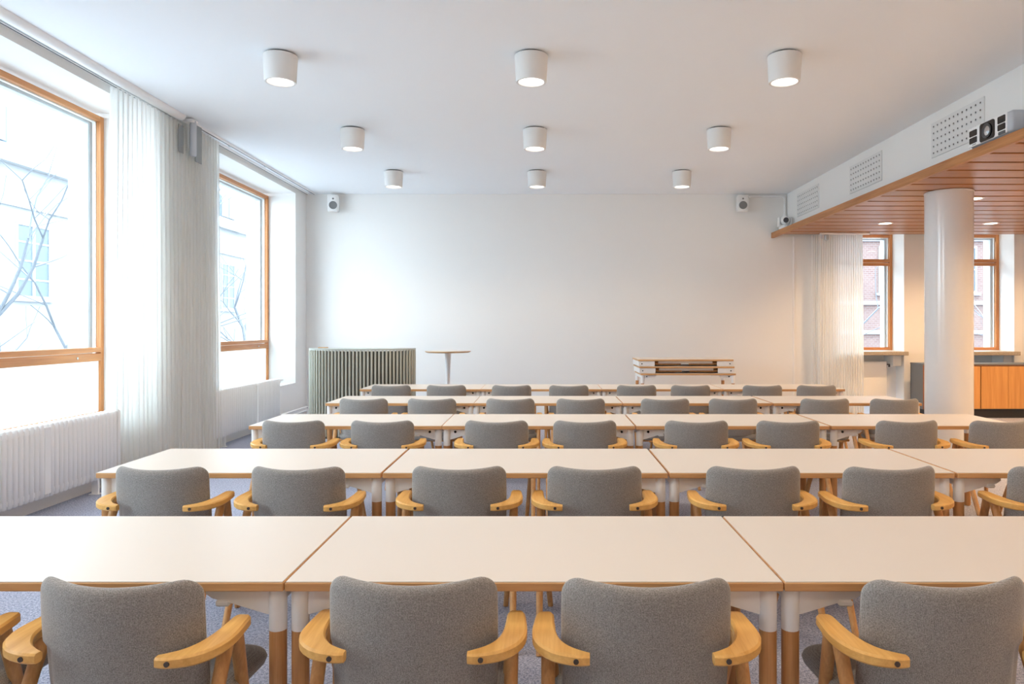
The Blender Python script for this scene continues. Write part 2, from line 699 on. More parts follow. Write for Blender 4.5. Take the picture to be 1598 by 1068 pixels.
# ------------------------------------------------------------------ windows
def window(name, u0, u1, mp, z0, zt, tr, label, clear_bottom=True, hinges=True):
    """mp maps (u along the wall, w outward, z) to the room; tr = transom (lo0, lo1, hi0, hi1)"""
    root = empty(name)
    tag(root, label, kind='structure')
    fw, fd = .052, .05
    pz, ph = M['pine_z'], (M['pine_y'] if mp(1, 0, 0)[1] == 1 else M['pine_x'])

    def bx(a, b, nm, mat, bev=.003, **kw):
        return MB().box(a, b, bev, mp).build(nm, mat, root, **kw)
    bx((u0, 0, z0), (u0 + fw, fd, zt), 'jamb', pz)
    bx((u1 - fw, 0, z0), (u1, fd, zt), 'jamb', pz)
    bx((u0 + fw, .002, zt - fw), (u1 - fw, fd, zt), 'head_rail', ph)
    bx((u0 + fw, -.012, tr[2]), (u1 - fw, fd, tr[3]), 'rail', ph)
    bx((u0 + fw, -.006, tr[0]), (u1 - fw, fd, tr[1]), 'rail', ph)
    bx((u0 + fw, .002, z0), (u1 - fw, fd, z0 + fw), 'bottom_rail', ph)
    # white inner sash line
    for a, b in ((u0 + fw, u0 + fw + .012), (u1 - fw - .012, u1 - fw)):
        bx((a, .046, z0 + fw), (b, .075, zt - fw), 'sash_bead', M['white'], 0)
    bx((u0 + fw, .046, zt - fw - .012), (u1 - fw, .075, zt - fw), 'sash_bead', M['white'], 0)
    # outer sash
    ow = .065
    for a, b in ((u0 + .03, u0 + .03 + ow), (u1 - .03 - ow, u1 - .03)):
        bx((a, .10, z0 + .01), (b, .17, zt - .02), 'outer_sash', M['sashw'])
    bx((u0 + .03 + ow, .10, zt - .02 - ow), (u1 - .03 - ow, .17, zt - .02), 'outer_sash', M['sashw'])
    bx((u0 + .03 + ow, .10, tr[1] - .03), (u1 - .03 - ow, .17, tr[1] + .03), 'outer_sash', M['sashw'])
    if hinges:
        for zz in (tr[3] + .35, zt - .45):
            bx((u1 - .03 - ow - .008, .095, zz), (u1 - .03 - ow + .004, .115, zz + .10), 'hinge', M['alu'])
    bx((u0 + fw, .024, tr[3]), (u1 - fw, .028, zt - fw), 'pane', M['glass'], 0)
    bx((u0 + fw, .024, z0 + fw), (u1 - fw, .028, tr[0]), 'pane', M['glass'] if clear_bottom else M['frost'], 0,
       label=('clear lower pane' if clear_bottom else 'frosted lower pane'))
    return root


lmap = lambda u, w_, z: (-4.43 - w_, u, z)
names = ['near window beside the camera', 'large wood-framed window by the near radiator',
         'second large wood-framed window beside the back wall']
for i, (a, b) in enumerate(LEFT_WIN):
    r_ = window('window_%d' % (i + 1), a, b, lmap, SILL, 3.555, (1.115, 1.192, 1.202, 1.250), names[i], clear_bottom=False)
    # little lock on the lower rail
    MB().lathe([(.013, 0), (.013, .006), (.007, .010)], (-4.426, b - .42, 1.155), 12, 'x').build('latch', M['chrome'], r_, True)
for i, (a, b) in enumerate(FRONT_WIN):
    window('window_%d' % (i + 7), a, b, lambda u, w_, z: (u, YF - .1 - w_, z), .75, 3.45, (1.115, 1.192, 1.202, 1.250), 'window behind the camera', hinges=False)
rmap = lambda u, w_, z: (u, 12.40 + w_, z)
rn = ['casement window in the bay half covered by the sheer curtain', 'casement window in the bay behind the round column',
      'casement window of the bay beyond the picture']
for i, (a, b) in enumerate(RIGHT_WIN):
    window('window_%d' % (i + 4), a, b, rmap, 1.052, 3.06, (2.515, 2.565, 2.575, 2.63), rn[i])
    t_ = empty('trim_%d' % (i + 2))
    tag(t_, ['granite sill below the window next to the curtain', 'granite sill below the window behind the column',
             'granite sill beyond the picture'][i], kind='structure')
    MB().box((a - .04, 11.80, .985), (b - .02, 12.40, 1.048), .006).build('sill_slab', M['granite'], t_)
    MB().box((b - .20, 11.97, .80), (b - .06, 12.28, .984), .004).build('sill_bracket', M['plaster'], t_)

# flat radiator below the bay window beside the curtain
t = empty('panel_radiator', (5.35, 12.06, 0))
tag(t, 'flat white panel radiator under the bay window by the curtain', 'radiator')
MB().box((-.42, 0, .15), (.42, .045, .875), .006).build('panel', M['rad'], t)
MB().box((-.40, .045, .18), (.40, .09, .85), .004).build('rear_panel', M['rad'], t)
MB().tube((.43, .02, .82), (.50, .02, .82), .012).tube((.47, .02, .82), (.47, .02, .78), .016).build('valve', M['greyd'], t, True)
MB().tube((-.35, .04, 0), (-.35, .04, .18), .012).tube((.35, .04, 0), (.35, .04, .18), .012).build('pipe', M['rad'], t, True)
MB().tube((-.30, .085, .6), (-.30, .225, .6), .012).tube((.30, .085, .6), (.30, .225, .6), .012).build('wall_bracket', M['rad'], t, True)

# ------------------------------------------------------------------ column
cx, cy = 4.56, 8.07
t = empty('round_column', (cx, cy, 0))
tag(t, 'glossy white round column between the tables and the bay', 'column')
MB().lathe([(.243, 0), (.245, .01), (.245, 2.955), (.245, 2.972)], n=64).build('shaft', M['colw'], t, True)
MB().lathe([(.247, 2.955), (.251, 2.957), (.251, 2.972), (.247, 2.9725)], n=48).build('top_ring', M['colw'], t, True)
MB().lathe([(.247, 0), (.252, .001), (.252, .05), (.247, .055)], n=48).build('base_ring', M['greyd'], t, True)


# ------------------------------------------------------------------ radiators with columns
def radiator(y0, y1, label, split):
    root = empty('column_radiator', (-3.9, y0, 0))
    tag(root, label, 'radiator', 'column radiators below the window wall')
    L = y1 - y0
    pitch = .055
    n = int(L / pitch)
    m = MB()
    z0, z1 = .126, .705
    m.box((-.046, -.0195, z0), (.046, .0195, z1), .015)
    me = m.mesh('section', M['rad'], True, 60)
    for k in range(n):
        yy = pitch * (k + .5)
        s_ = bpy.data.objects.new('section', me)
        s_.location = (0, yy, 0)
        COL.objects.link(s_)
        s_.parent = root
    MB().box((-.030, .01, z0 + .03), (.030, L - .01, z0 + .065)).box((-.030, .01, z1 - .065), (.030, L - .01, z1 - .03)).box((.030, split - .035, z0 + .03), (.047, split + .035, z1 - .03), .004).build('header_tube', M['rad'], root)
    MB().box((-.10, .30, .20), (-.03, .34, .62), .004).box((-.10, L - .34, .20), (-.03, L - .30, .62), .004).build('bracket', M['rad'], root)
    f = MB()
    for yy in (.32, L - .32):
        f.box((-.03, yy - .012, 0), (.03, yy + .012, z0 + .02), .003)
        f.box((-.045, yy - .03, 0), (.045, yy + .03, .006), .002)
    f.build('foot', M['rad'], root)
    return root


radiator(3.55, 6.53, 'long white column radiator below the nearer window, beside the first tables', 2.0)
r2 = radiator(8.35, 10.49, 'white column radiator below the farther window, beyond the curtains', 1.26)
MB().tube((0, 2.13, .67), (0, 2.28, .67), .016).tube((0, 2.24, .67), (-.06, 2.24, .67), .012).build('valve', M['white'], r2, True)
MB().tube((.03, 2.12, .16), (.03, 3.30, .16), .014).tube((.03, 2.30, .10), (.03, 3.42, .10), .012) \
    .tube((.03, 3.30, .16), (.03, 3.30, .0), .014).tube((.03, 3.42, .10), (.03, 3.42, 0), .012) \
    .tube((.03, 2.30, .10), (.03, 2.12, .145), .012).build('pipe', M['white'], r2, True)

# ------------------------------------------------------------------ blind cassette and rails
t = empty('blind_cassette', (-3.84, -3.4, HC))
tag(t, 'long white rounded blind cassette along the ceiling over the nearer window', 'blind')
sec = []
for i in range(14):
    a_ = PI + PI * i / 13
    sec.append((.055 * math.cos(a_), .055 * math.sin(a_) * .95))
sec = sec + [(.055, 0)]
MB().sweep([(0, 0, -.001), (0, 10.95, -.001)], [[(a, b) for a, b in sec]] * 2).build('housing', M['white'], t, True, 30)
MB().box((-.062, .02, -.03), (-.050, 10.95, -.004)).build('bottom_bar', M['alu'], t)
MB().lathe([(.0, -.006), (.05, -.004), (.052, 0), (.052, .004)], (0, 10.95, -.0), 20, 'y', PI, 2 * PI).build('end_cap', M['white'], t, True)

for (x, y0, y1, lab) in ((-3.945, -3.4, 11.9, 'white curtain rail nearest the window wall'),
                         (-3.83, 7.78, 11.9, 'white double curtain rail running on to the back wall')):
    t = empty('curtain_rail', (x, y0, HC))
    tag(t, lab, 'curtain rail', 'ceiling rails')
    L = y1 - y0
    MB().box((-.016, 0, -.028), (.016, L, 0), .003).build('rail', M['white'], t)
    MB().box((-.005, .01, -.031), (.005, L - .01, -.0275)).build('slot', M['greyd'], t)
    g = MB()
    for yy in ((5.0 if y0 < 0 else .9), (8.1 if y0 < 0 else 2.0)):
        g.box((-.012, yy, -.042), (.012, yy + .05, -.028), .004)
    g.build('glider', M['alu'], t)


# ------------------------------------------------------------------ sheer curtains
def curtain(name, x0, y0, x1, y1, ztop, npl, amp, label, seed, mat, flare=.0, zb=.012, group=None):
    rnd = random.Random(seed)
    n = npl * 10
    nz = 14
    d = Vector((x1 - x0, y1 - y0, 0))
    L = d.length
    d /= L
    nn = Vector((-d.y, d.x, 0))
    ph = [rnd.uniform(-.5, .5) for _ in range(npl + 2)]
    am = [rnd.uniform(.65, 1.2) for _ in range(npl + 2)]
    vs, fs = [], []
    for k in range(nz + 1):
        v = k / nz
        z = ztop + (zb - ztop) * v
        for i in range(n + 1):
            u = i / n
            q = u * npl
            c = int(q)
            A = amp * (am[c] * (1 - (q - c)) + am[c + 1] * (q - c))
            P = ph[c] * (1 - (q - c)) + ph[c + 1] * (q - c)
            off = A * (.55 + .45 * v) * math.sin(2 * PI * q + P * (.5 + v)) + .25 * A * math.sin(4.1 * PI * q + 3 * v + seed)
            slide = L * u + .35 * A * math.sin(4 * PI * q + 1) + (u - .5) * flare * v
            p = Vector((x0, y0, 0)) + d * slide + nn * off
            vs.append((p.x, p.y, z))
    w_ = n + 1
    for k in range(nz):
        for i in range(n):
            fs.append((k * w_ + i, k * w_ + i + 1, (k + 1) * w_ + i + 1, (k + 1) * w_ + i))
    root = empty(name, (0, 0, 0))
    tag(root, label, 'curtain', group)
    MB().add(vs, fs).build('cloth', mat, root, True, 180)
    # header tape
    vs2 = [(x, y, z) for (x, y, z) in vs[:w_]] + [(x, y, z - .05) for (x, y, z) in vs[:w_]]
    return root


curtain('sheer_curtain', -3.90, 6.46, -3.88, 7.58, 3.630, 15, .042, 'gathered white sheer curtain next to the near radiator', 3, M['sheer'], .10, group='sheer curtains')
curtain('sheer_curtain', -3.88, 7.66, -3.88, 8.50, 3.650, 12, .042, 'gathered white sheer curtain beside the farther window, right behind the grey straps', 5, M['sheer'], .12, group='sheer curtains')
curtain('sheer_curtain', 4.50, 11.72, 5.20, 11.70, 2.972, 19, .022, 'gathered white sheer curtain in the bay, left of its window', 9, M['sheer'], .05, group='sheer curtains')

# grey hanging motor with straps, left
t = empty('curtain_motor', (-3.80, 7.66, HC - .03))
tag(t, 'grey curtain motor with two hanging straps at the joint of the curtains', 'curtain motor')
MB().lathe([(.0, -.38), (.028, -.375), (.034, -.36), (.034, -.04), (.03, -.02), (.03, .0)], (.035, 0, 0), 20).build('motor', M['silver'], t, True)
MB().box((-.045, -.16, -.36), (-.038, -.055, -.07), .002).build('strap', M['greycloth'], t)
MB().box((.030, .05, -.42), (.037, .19, -.02), .002).build('strap', M['greycloth'], t)
MB().box((-.05, -.06, -.02), (.06, .06, .012), .004).build('bracket', M['white'], t)
MB().tube((.005, -.045, -.02), (.005, -.045, -.30), .003, n=6).build('cable', M['white'], t)
t = empty('curtain_motor', (4.55, 11.55, 2.974))
tag(t, 'short grey curtain motor under the wooden ceiling in the bay', 'curtain motor')
MB().box((-.03, -.03, -.12), (.03, .03, -.03), .012).build('motor', M['alu'], t)
MB().box((-.09, -.02, -.09), (-.04, .02, -.02), .006).build('gearbox', M['silver'], t)
MB().box((-.10, -.03, -.028), (.70, .03, 0), .004).build('rail', M['white'], t)
# side strip of heavier cloth next to the bay curtain
curtain('side_curtain', 4.40, 11.80, 4.50, 11.80, 2.972, 3, .02, 'narrow grey-white curtain edge between strip and sheer curtain', 12, M['sheer'], 0)


# ------------------------------------------------------------------ cylinder ceiling lamps
def lamp_proto():
    root = empty('ceiling_lamp', (0, 0, HC))
    MB().lathe([(.112, -.004), (.112, .0)], n=32).lathe([(.105, -.014), (.105, -.004)], n=32).build('mounting_plate', M['dark'], root, True)
    MB().lathe([(.095, -.014), (.135, -.014), (.1365, -.018), (.125, -.226), (.122, -.230), (.106, -.230), (.103, -.220), (.1, -.20)], n=48).build('housing', M['lamp'], root, True, 35)
    MB().lathe([(.0, -.213), (.103, -.213), (.104, -.212)], n=32).build('diffuser', M['e_lamp'], root, True)
    return root


def spot(loc, col, power, ang, blend, rad):
    l = bpy.data.lights.new('lamp_light', 'SPOT')
    l.energy = power
    l.color = col
    l.spot_size = R(ang)
    l.spot_blend = blend
    l.shadow_soft_size = rad
    o = bpy.data.objects.new('lamp_light', l)
    o.location = loc
    COL.objects.link(o)
    return o


lamp = lamp_proto()
index_kids()
rows = [(5.86, 'nearest row'), (8.06, 'middle row'), (10.24, 'row by the back wall')]
cols = [(-2.165, 'the window side'), (-.11, 'the middle'), (1.965, 'the side of the wooden ceiling')]
first = True
for yy, rn_ in rows:
    for xx, cn in cols:
        l_ = lamp if first else copy_tree(lamp)
        first = False
        l_.location = (xx, yy, HC)
        tag(l_, 'white cylindrical ceiling lamp, %s, %s' % (cn, rn_), 'ceiling lamp', 'cylindrical ceiling lamps')
        spot((xx, yy, HC - .235), LAMPC, LAMP_W, 130, .6, .09)
for yy in (3.66, 1.46, -.74):  # extra lamp rows out of view, added only for their light
    for xx, cn in cols:
        l_ = copy_tree(lamp)
        l_.location = (xx, yy, HC)
        tag(l_, 'added white cylindrical ceiling lamp overhead, unseen, only for its light', 'ceiling lamp', 'added unseen ceiling lamps above the camera')
        spot((xx, yy, HC - .235), LAMPC, LAMP_W, 130, .6, .09)

# recessed downlights in the wooden ceiling
dl = empty('recessed_downlight', (0, 0, 2.977))
MB().lathe([(.085, -.004), (.105, -.005), (.108, -.001), (.108, .0)], n=32).build('ring', M['lamp'], dl, True)
MB().lathe([(.0, -.0045), (.085, -.0045)], n=32).build('diffuser', M['e_down'], dl, True)
index_kids()
first = True
dn = {(0, 0): 'round recessed downlight in the wooden ceiling left of the column, far back',
      (1, 0): 'round recessed downlight in the wooden ceiling right of the column, far back',
      (0, 1): 'round recessed downlight peeking out right beside the column top'}
for j, yy in enumerate((10.5, 8.48, 6.4, 4.3, 2.2, .1, -2.0)):
    for i, xx in enumerate((5.0, 6.55, 8.1)):
        d_ = dl if first else copy_tree(dl)
        first = False
        x2 = xx + (.09 if (i, j) == (0, 1) else 0)
        d_.location = (x2, yy, 2.977)
        if (i, j) in dn:
            tag(d_, dn[(i, j)], 'downlight', 'downlights in the wooden ceiling')
        else:  # unseen rest of the grid, added only to light the room
            tag(d_, 'added round recessed downlight in the wooden ceiling, unseen, only for its light', 'downlight', 'added unseen downlights of the wooden ceiling')
        spot((x2, yy, 2.965), WARM, DOWN_W, 150, .7, .08)

# ------------------------------------------------------------------ perforated panels on the bulkhead
pp = MB().box((-.012, 0, 3.22), (0, .90, 3.585), .003)
pm = pp.mesh('panel_plate', M['plaster'])
nz_ = MB()
hd = MB()
for i in range(12):
    for j in range(5):
        yy = .05 + (.80 / 11) * i
        zz = 3.22 + .045 + (.275 / 4) * j
        hd.lathe([(.0, -.0135), (.0095, -.0138)], (0, yy, zz), 10, 'x')
        # open hooded nozzle: a half ring standing off the plate
        nz_.lathe([(.012, -.012), (.014, -.016), (.016, -.016), (.018, -.012)], (0, yy, zz), 10, 'x', PI * .95, PI * 2.15)
hm, nm_ = hd.mesh('nozzle_holes', M['hole']), nz_.mesh('nozzles', M['plaster'], True)
for yy, lab in ((10.59, 'perforated white air panel on the bulkhead, nearest the back wall'),
                (8.61, 'perforated white air panel in the middle of the bulkhead'),
                (6.60, 'perforated white air panel behind the projector')):
    t = empty('air_panel', (4.065, yy, 0))
    tag(t, lab, 'air panel', 'air panels on the bulkhead')
    for nm, me, kd in (('plate', pm, None), ('nozzle_holes', hm, 'stuff'), ('nozzles', nm_, 'stuff')):
        o = bpy.data.objects.new(nm, me)
        COL.objects.link(o)
        o.parent = t
        if kd:
            o['kind'] = kd

# ------------------------------------------------------------------ projector on the ledge
t = empty('projector', (3.83, 5.86, 3.036))
tag(t, 'silver and white projector with black lens standing on the wooden ledge', 'projector')
# local: x 0 = front face (towards the hall), y along the wall 0 .. .60
MB().box((0, .0, .022), (.225, .60, .205), .022).build('body', M['silver'], t, True, 50)
MB().box((-.006, .06, .028), (.004, .595, .20), .004).build('front_frame', M['white'], t)


def rrect_prism(mb, x0, x1, y0, y1, z0, z1, r, n=5):
    pts = []
    for cx_, cy_, a0 in ((y1 - r, z1 - r, 0), (y0 + r, z1 - r, 90), (y0 + r, z0 + r, 180), (y1 - r, z0 + r, 270)):
        for i in range(n + 1):
            a_ = R(a0 + 90 * i / n)
            pts.append((cx_ + r * math.cos(a_), cz := cy_ + r * math.sin(a_)))
    N = len(pts)
    vs = [(x0, a, b) for a, b in pts] + [(x1, a, b) for a, b in pts]
    fs = [(i, (i + 1) % N, N + (i + 1) % N, N + i) for i in range(N)] + [tuple(range(N)), tuple(range(N, 2 * N))]
    mb.add(vs, fs)
    return mb


for (a, b, c_, d) in ((.465, .575, .118, .172), (.465, .575, .055, .108), (.075, .175, .125, .185), (.075, .175, .065, .117)):
    rrect_prism(MB(), -.010, 0, a, b, c_, d, .010).build('grille', M['black'], t)
rrect_prism(MB(), -.010, 0, .075, .165, .030, .056, .006).build('terminal_cover', M['greyd'], t)
lh = rrect_prism(MB(), -.012, 0, .215, .42, .032, .192, .025).build('lens_bezel', M['black'], t)
MB().lathe([(.060, -.013), (.064, -.020), (.058, -.024), (.052, -.016)], (0, .315, .112), 28, 'x').build('lens_ring', M['greyd'], lh, True)
MB().lathe([(.0, -.026), (.025, -.022), (.045, -.014)], (0, .315, .112), 28, 'x').build('lens_glass', M['chrome'], lh, True)
MB().box((.02, .03, 0), (.20, .57, .024), .006).build('base', M['greyd'], t)
MB().lathe([(.03, .0), (.03, .03), (.026, .036)], (.12, .0, .0), 20).build('foot', M['silver'], t, True)
MB().box((-.0075, .48, .040), (-.006, .535, .046)).build('badge', M['greyd'], t)

# ------------------------------------------------------------------ video camera and conduit on the back wall
t = empty('video_camera', (3.925, 11.70, 3.036))
t.scale = (1.25, 1.25, 1.25)
tag(t, 'small white dome-headed video camera on the end of the wooden ledge', 'camera')
MB().box((-.075, -.06, .0), (.075, .07, .012), .003).build('foot', M['black'], t)
MB().lathe([(.07, .012), (.074, .03), (.066, .06)], n=24).build('base', M['white'], t, True)
MB().box((-.085, -.035, .05), (-.066, .035, .17), .006).box((.066, -.035, .05), (.085, .035, .17), .006).box((-.085, -.04, .045), (.085, .04, .065), .006).build('yoke', M['white'], t)
hd_ = MB().lathe([(.0, -.066), (.03, -.062), (.055, -.04), (.066, 0), (.055, .04), (.0, .062)], (0, 0, .125), 24, 'y').build('head', M['white'], t, True)
MB().lathe([(.034, -.066), (.034, -.078), (.028, -.080), (.0, -.074)], (-.005, 0, .125), 20, 'y').build('lens', M['greyd'], hd_, True)

t = empty('cable_conduit', (3.45, 11.975, 3.645))
tag(t, 'thin white conduit from the speaker along the ceiling and down to the ledge', 'conduit')
pts = [(-.03, 0, -.015), (.0, 0, 0), (.50, 0, 0)]
for i in range(1, 7):
    a_ = R(90 - 15 * i)
    pts.append((.50 + .07 * math.cos(a_), 0, -.07 + .07 * math.sin(a_)))
pts.append((.57, 0, -.6))
m = MB()
ring = [(.018 * math.cos(2 * PI * i / 8), .018 * math.sin(2 * PI * i / 8)) for i in range(8)]
m.sweep(pts, [ring] * len(pts), up=(0, 1, 0)).build('pipe', M['white'], t, True)
MB().box((.2, -.017, -.02), (.22, .02, .02), .003).box((.553, -.017, -.32), (.587, .02, -.30), .003).build('clip', M['white'], t)


def speaker(x, rz, label):
    t = empty('wall_speaker', (x, 11.86, 3.50), rz)
    tag(t, label, 'speaker', 'wall speakers')
    # rounded tapering box
    prof = [(.076, -.135), (.086, -.130), (.094, -.05), (.094, .06), (.090, .122), (.082, .132)]
    vs, fs = [], []
    for hw, z in prof:
        for (a, b) in ((-1, -.8), (-.75, -1), (.75, -1), (1, -.8), (1, .7), (-1, .7)):
            vs.append((hw * a, .075 * b, z))
    n = 6
    for k in range(len(prof) - 1):
        for i in range(n):
            j = (i + 1) % n
            fs.append((k * n + i, k * n + j, (k + 1) * n + j, (k + 1) * n + i))
    fs += [tuple(range(n)), tuple(range((len(prof) - 1) * n, len(prof) * n))]
    MB().add(vs, fs).build('cabinet', M['lamp'], t, True, 50)
    MB().lathe([(.066, -.0755), (.066, -.079), (.058, -.080), (.02, -.066), (.0, -.064)], (0, 0, -.035), 28, 'y').build('woofer', M['grey'], t, True)
    MB().lathe([(.048, -.0755), (.046, -.077), (.016, -.068)], (0, 0, .072), 24, 'y').build('waveguide', M['lamp'], t, True)
    MB().lathe([(.017, -.074), (.012, -.079), (.0, -.080)], (0, 0, .072), 16, 'y').build('tweeter', M['grey'], t, True)
    MB().box((-.025, .0, .125), (.025, .03, .155), .004).box((-.02, .01, .14), (.02, .135, .16), .004).box((-.04, .12, .10), (.04, .139, .172), .003).build('bracket', M['white'], t)
    return t


speaker(-3.50, R(9), 'small white wall speaker in the corner above the lectern')
speaker(3.28, R(-7), 'small white wall speaker next to the conduit and video camera')

# ------------------------------------------------------------------ lectern
t = empty('lectern', (-2.445, 9.62, 0))
tag(t, 'grey-green curved lectern clad in vertical slats', 'lectern')
A, B, H = .695, .40, 1.17


def lect_pt(tt, k=1.0, e=2.35):
    c, s_ = math.cos(tt), math.sin(tt)
    return Vector((A * k * math.copysign(abs(c) ** (2 / e), c), -B * k * math.copysign(abs(s_) ** (2 / e), s_), 0))


# open half footprint: from left rear around the front to right rear
NS = 400
path = [lect_pt(PI - PI * i / NS) for i in range(NS + 1)]
path = [Vector((-A, .04, 0))] + path + [Vector((A, .04, 0))]
ln = [0]
for i in range(1, len(path)):
    ln.append(ln[-1] + (path[i] - path[i - 1]).length)
TOT = ln[-1]


def at_len(s_):
    for i in range(1, len(path)):
        if ln[i] >= s_:
            f_ = (s_ - ln[i - 1]) / max(ln[i] - ln[i - 1], 1e-9)
            p = path[i - 1].lerp(path[i], f_)
            d = (path[i] - path[i - 1]).normalized()
            return p, d
    return path[-1], (path[-1] - path[-2]).normalized()


ns = 40
sm = MB().box((-.0125, -.012, .03), (.0125, .012, H - .022), .004).mesh('slat', M['slat'])
for k in range(ns):
    p, d = at_len(TOT * (k + .5) / ns)
    o = bpy.data.objects.new('slat', sm)
    o.location = p
    o.rotation_euler = (0, 0, math.atan2(d.y, d.x))
    COL.objects.link(o)
    o.parent = t
cs = [at_len(TOT * i / 60) for i in range(61)]
vs = [(p - Vector((-d.y, d.x, 0)) * -.0) for p, d in cs]
core = MB()
inn = [(p.x * .975, p.y * .955) for p, d in cs]
inn2 = [(p.x * .955, p.y * .925) for p, d in cs]
n = len(inn)
vv = [(x, y, z) for z in (.012, H - .03) for x, y in inn] + [(x, y, z) for z in (.012, H - .03) for x, y in inn2]
ff = []
for i in range(n - 1):
    ff += [(i, i + 1, n + i + 1, n + i), (2 * n + i, 2 * n + i + 1, 3 * n + i + 1, 3 * n + i),
           (n + i, n + i + 1, 3 * n + i + 1, 3 * n + i), (i, i + 1, 2 * n + i + 1, 2 * n + i)]
core.add(vv, ff).build('core', M['slatdark'], t)
outl = [(p.x * 1.012, p.y * 1.02) for p, d in cs]
vv = [(x, y, H - .022) for x, y in outl] + [(x, y, H) for x, y in outl]
ff = [(i, (i + 1) % n, n + (i + 1) % n, n + i) for i in range(n)] + [tuple(range(n)), tuple(range(n, 2 * n))]
MB().add(vv, ff).build('top_board', M['ltop'], t)
vv = [(x, y, 0) for x, y in inn] + [(x, y, .03) for x, y in inn]
MB().add(vv, ff).build('base_board', M['slatdark'], t)
o = MB().box((-.06, -.04, 0), (.06, .04, .012), .003).build('wooden_block', M['oakedge'])
o.location = (-2.98, 9.62, H)
tag(o, 'tiny flat wooden block lying on top of the lectern', 'block')

# ------------------------------------------------------------------ round high table
t = empty('high_table', (-1.40, 10.35, 0))
tag(t, 'round standing table with pale top on a single white tapered leg', 'table')
MB().lathe([(.0, 1.083), (.30, 1.083), (.330, 1.098), (.330, 1.106), (.0, 1.106)], n=48).build('edge', M['oakedge'], t, True, 30)
MB().lathe([(.0, 1.1065), (.326, 1.1065), (.326, 1.109), (.0, 1.109)], n=48).build('top', M['laminate'], t, True, 30)
MB().lathe([(.022, .02), (.024, .6), (.045, 1.083)], n=24).build('pillar', M['white'], t, True)
MB().lathe([(.25, 0), (.25, .008), (.05, .02), (.03, .03)], n=40).build('foot', M['white'], t, True)

# ------------------------------------------------------------------ tables
TL, TD, TH = 1.396, .70, .737


def table_part_meshes():
    d = {}
    hx = TL / 2
    m = MB().box((-hx, 0, TH - .027), (hx, TD, TH - .0022), .0025)
    d['edge'] = m.mesh('edge', M['oakedge'])
    m = MB().box((-hx + .003, .003, TH - .0022), (hx - .003, TD - .003, TH))
    d['tabletop'] = m.mesh('tabletop', M['laminate'])
    # leg: white sleeve with slanted shoulder + wood
    for nm in ('sleeve', 'wood'):
        m = MB()
        if nm == 'sleeve':
            m.lathe([(.0245, .588), (.0250, .590), (.0250, .70), (.022, .7095)], n=24)
            d['sleeve'] = m.mesh('sleeve', M['white'], True, 40)
        else:
            m.lathe([(.0215, .004), (.0245, .012), (.0245, .589)], n=20)
            m.lathe([(.018, 0), (.018, .005)], n=16)
            d['leg'] = m.mesh('leg', M['tleg'], True, 40)
    # bracket (on the leg at x=0,y=0; wing towards +x and +y)
    m = MB()
    pro = [(.0, .708), (.205, .708), (.205, .690), (.185, .676), (.150, .668), (.09, .650), (.03, .632), (.0, .628)]
    n = len(pro)
    for dy in (.006,):
        vs = [(x, -.012 + dy, z) for x, z in pro] + [(x, .006 + dy, z) for x, z in pro]
        fs = [(i, (i + 1) % n, n + (i + 1) % n, n + i) for i in range(n)] + [tuple(range(n)), tuple(range(n, 2 * n))]
        m.add(vs, fs)
    m.box((-.016, .0, .665), (.016, .33, .708), .003)
    m.box((.0, .0, .702), (.19, .12, .709))
    m.box((.135, -.014, .655), (.175, .02, .672), .004)
    d['bracket'] = m.mesh('bracket', M['white'])
    m = MB().lathe([(.009, -.009), (.009, -.006)], (.062, 0, .688), 12, 'y')
    d['knob'] = m.mesh('knob', M['black'], True)
    return d


TP = table_part_meshes()
STACKTOP = None


def table_proto(knobs=True):
    root = empty('folding_table')
    for nm in ('tabletop', 'edge'):
        o = bpy.data.objects.new(nm, TP[nm])
        COL.objects.link(o)
        o.parent = root
        if nm == 'edge':
            o['label'] = 'oak edge of the tabletop'
    hx = TL / 2
    for sx in (-1, 1):
        for k, y in enumerate((.045, TD - .045)):
            def part(nm, par, label=None):
                o = bpy.data.objects.new(nm, TP[nm])
                COL.objects.link(o)
                o.parent = par
                if label:
                    o['label'] = label
                return o
            lg = part('leg', root)
            lg.location = (sx * (hx - .030), y, 0)
            lg.rotation_euler = (0, 0, (0 if sx < 0 else PI))
            sl = part('sleeve', lg, 'white sleeve at the head of the leg')
            br = part('bracket', root, 'white steel bracket')
            br.location = (sx * (hx - .030), y, 0)
            br.scale = (-sx, 1 if k == 0 else -1, 1)
            if knobs:
                part('knob', br, 'black knob')
    return root


tproto = table_proto(True)
tplain = table_proto(False)
index_kids()
ROWN = ['nearest row of tables', 'second row of tables', 'third row of tables', 'fourth row of tables', 'fifth and last row of tables']
ROWD = [2.0, 3.5, 5.17, 6.72, 8.24]
TX = [[-1.43, -.03, 1.37],
      [-1.50, -.095, 1.31, 2.72],
      [-1.443, -.045, 1.36, 2.775],
      [-1.365, .032, 1.435, 2.85],
      [-1.437, -.04, 1.36, 2.765]]
TN = ['at the window end', 'second from the window', 'third from the window', 'at the bay end']
USED = []
for r in range(5):
    for c, x in enumerate(TX[r]):
        src = tplain if r < 2 else tproto
        used = src.get('used')
        t = copy_tree(src) if used else src
        if not used:
            USED.append(src)
            src['used'] = 1
        if 'used' in t and used:
            del t['used']
        t.location = (x, ROWD[r], 0)
        tag(t, 'white oak-edged table %s, %s' % (TN[c] if not (r == 0 and c == 2) else 'third from the window', ROWN[r]), 'table', 'white tables in rows')
        if r == 2 and c == 3:
            # caster on the rear leg of this table
            t['label'] = 'white oak-edged table at the bay end, third row of tables, with a caster'
tcast = [o for o in bpy.data.objects if o.get('label', '').endswith('with a caster')][0]
MB().lathe([(.0, 0), (.012, .003), (.02, .015), (.022, .03), (.016, .05), (.012, .07), (.014, .10), (.014, .12)], (.62, .33, 0), 20).build('caster', M['white'], tcast, True)
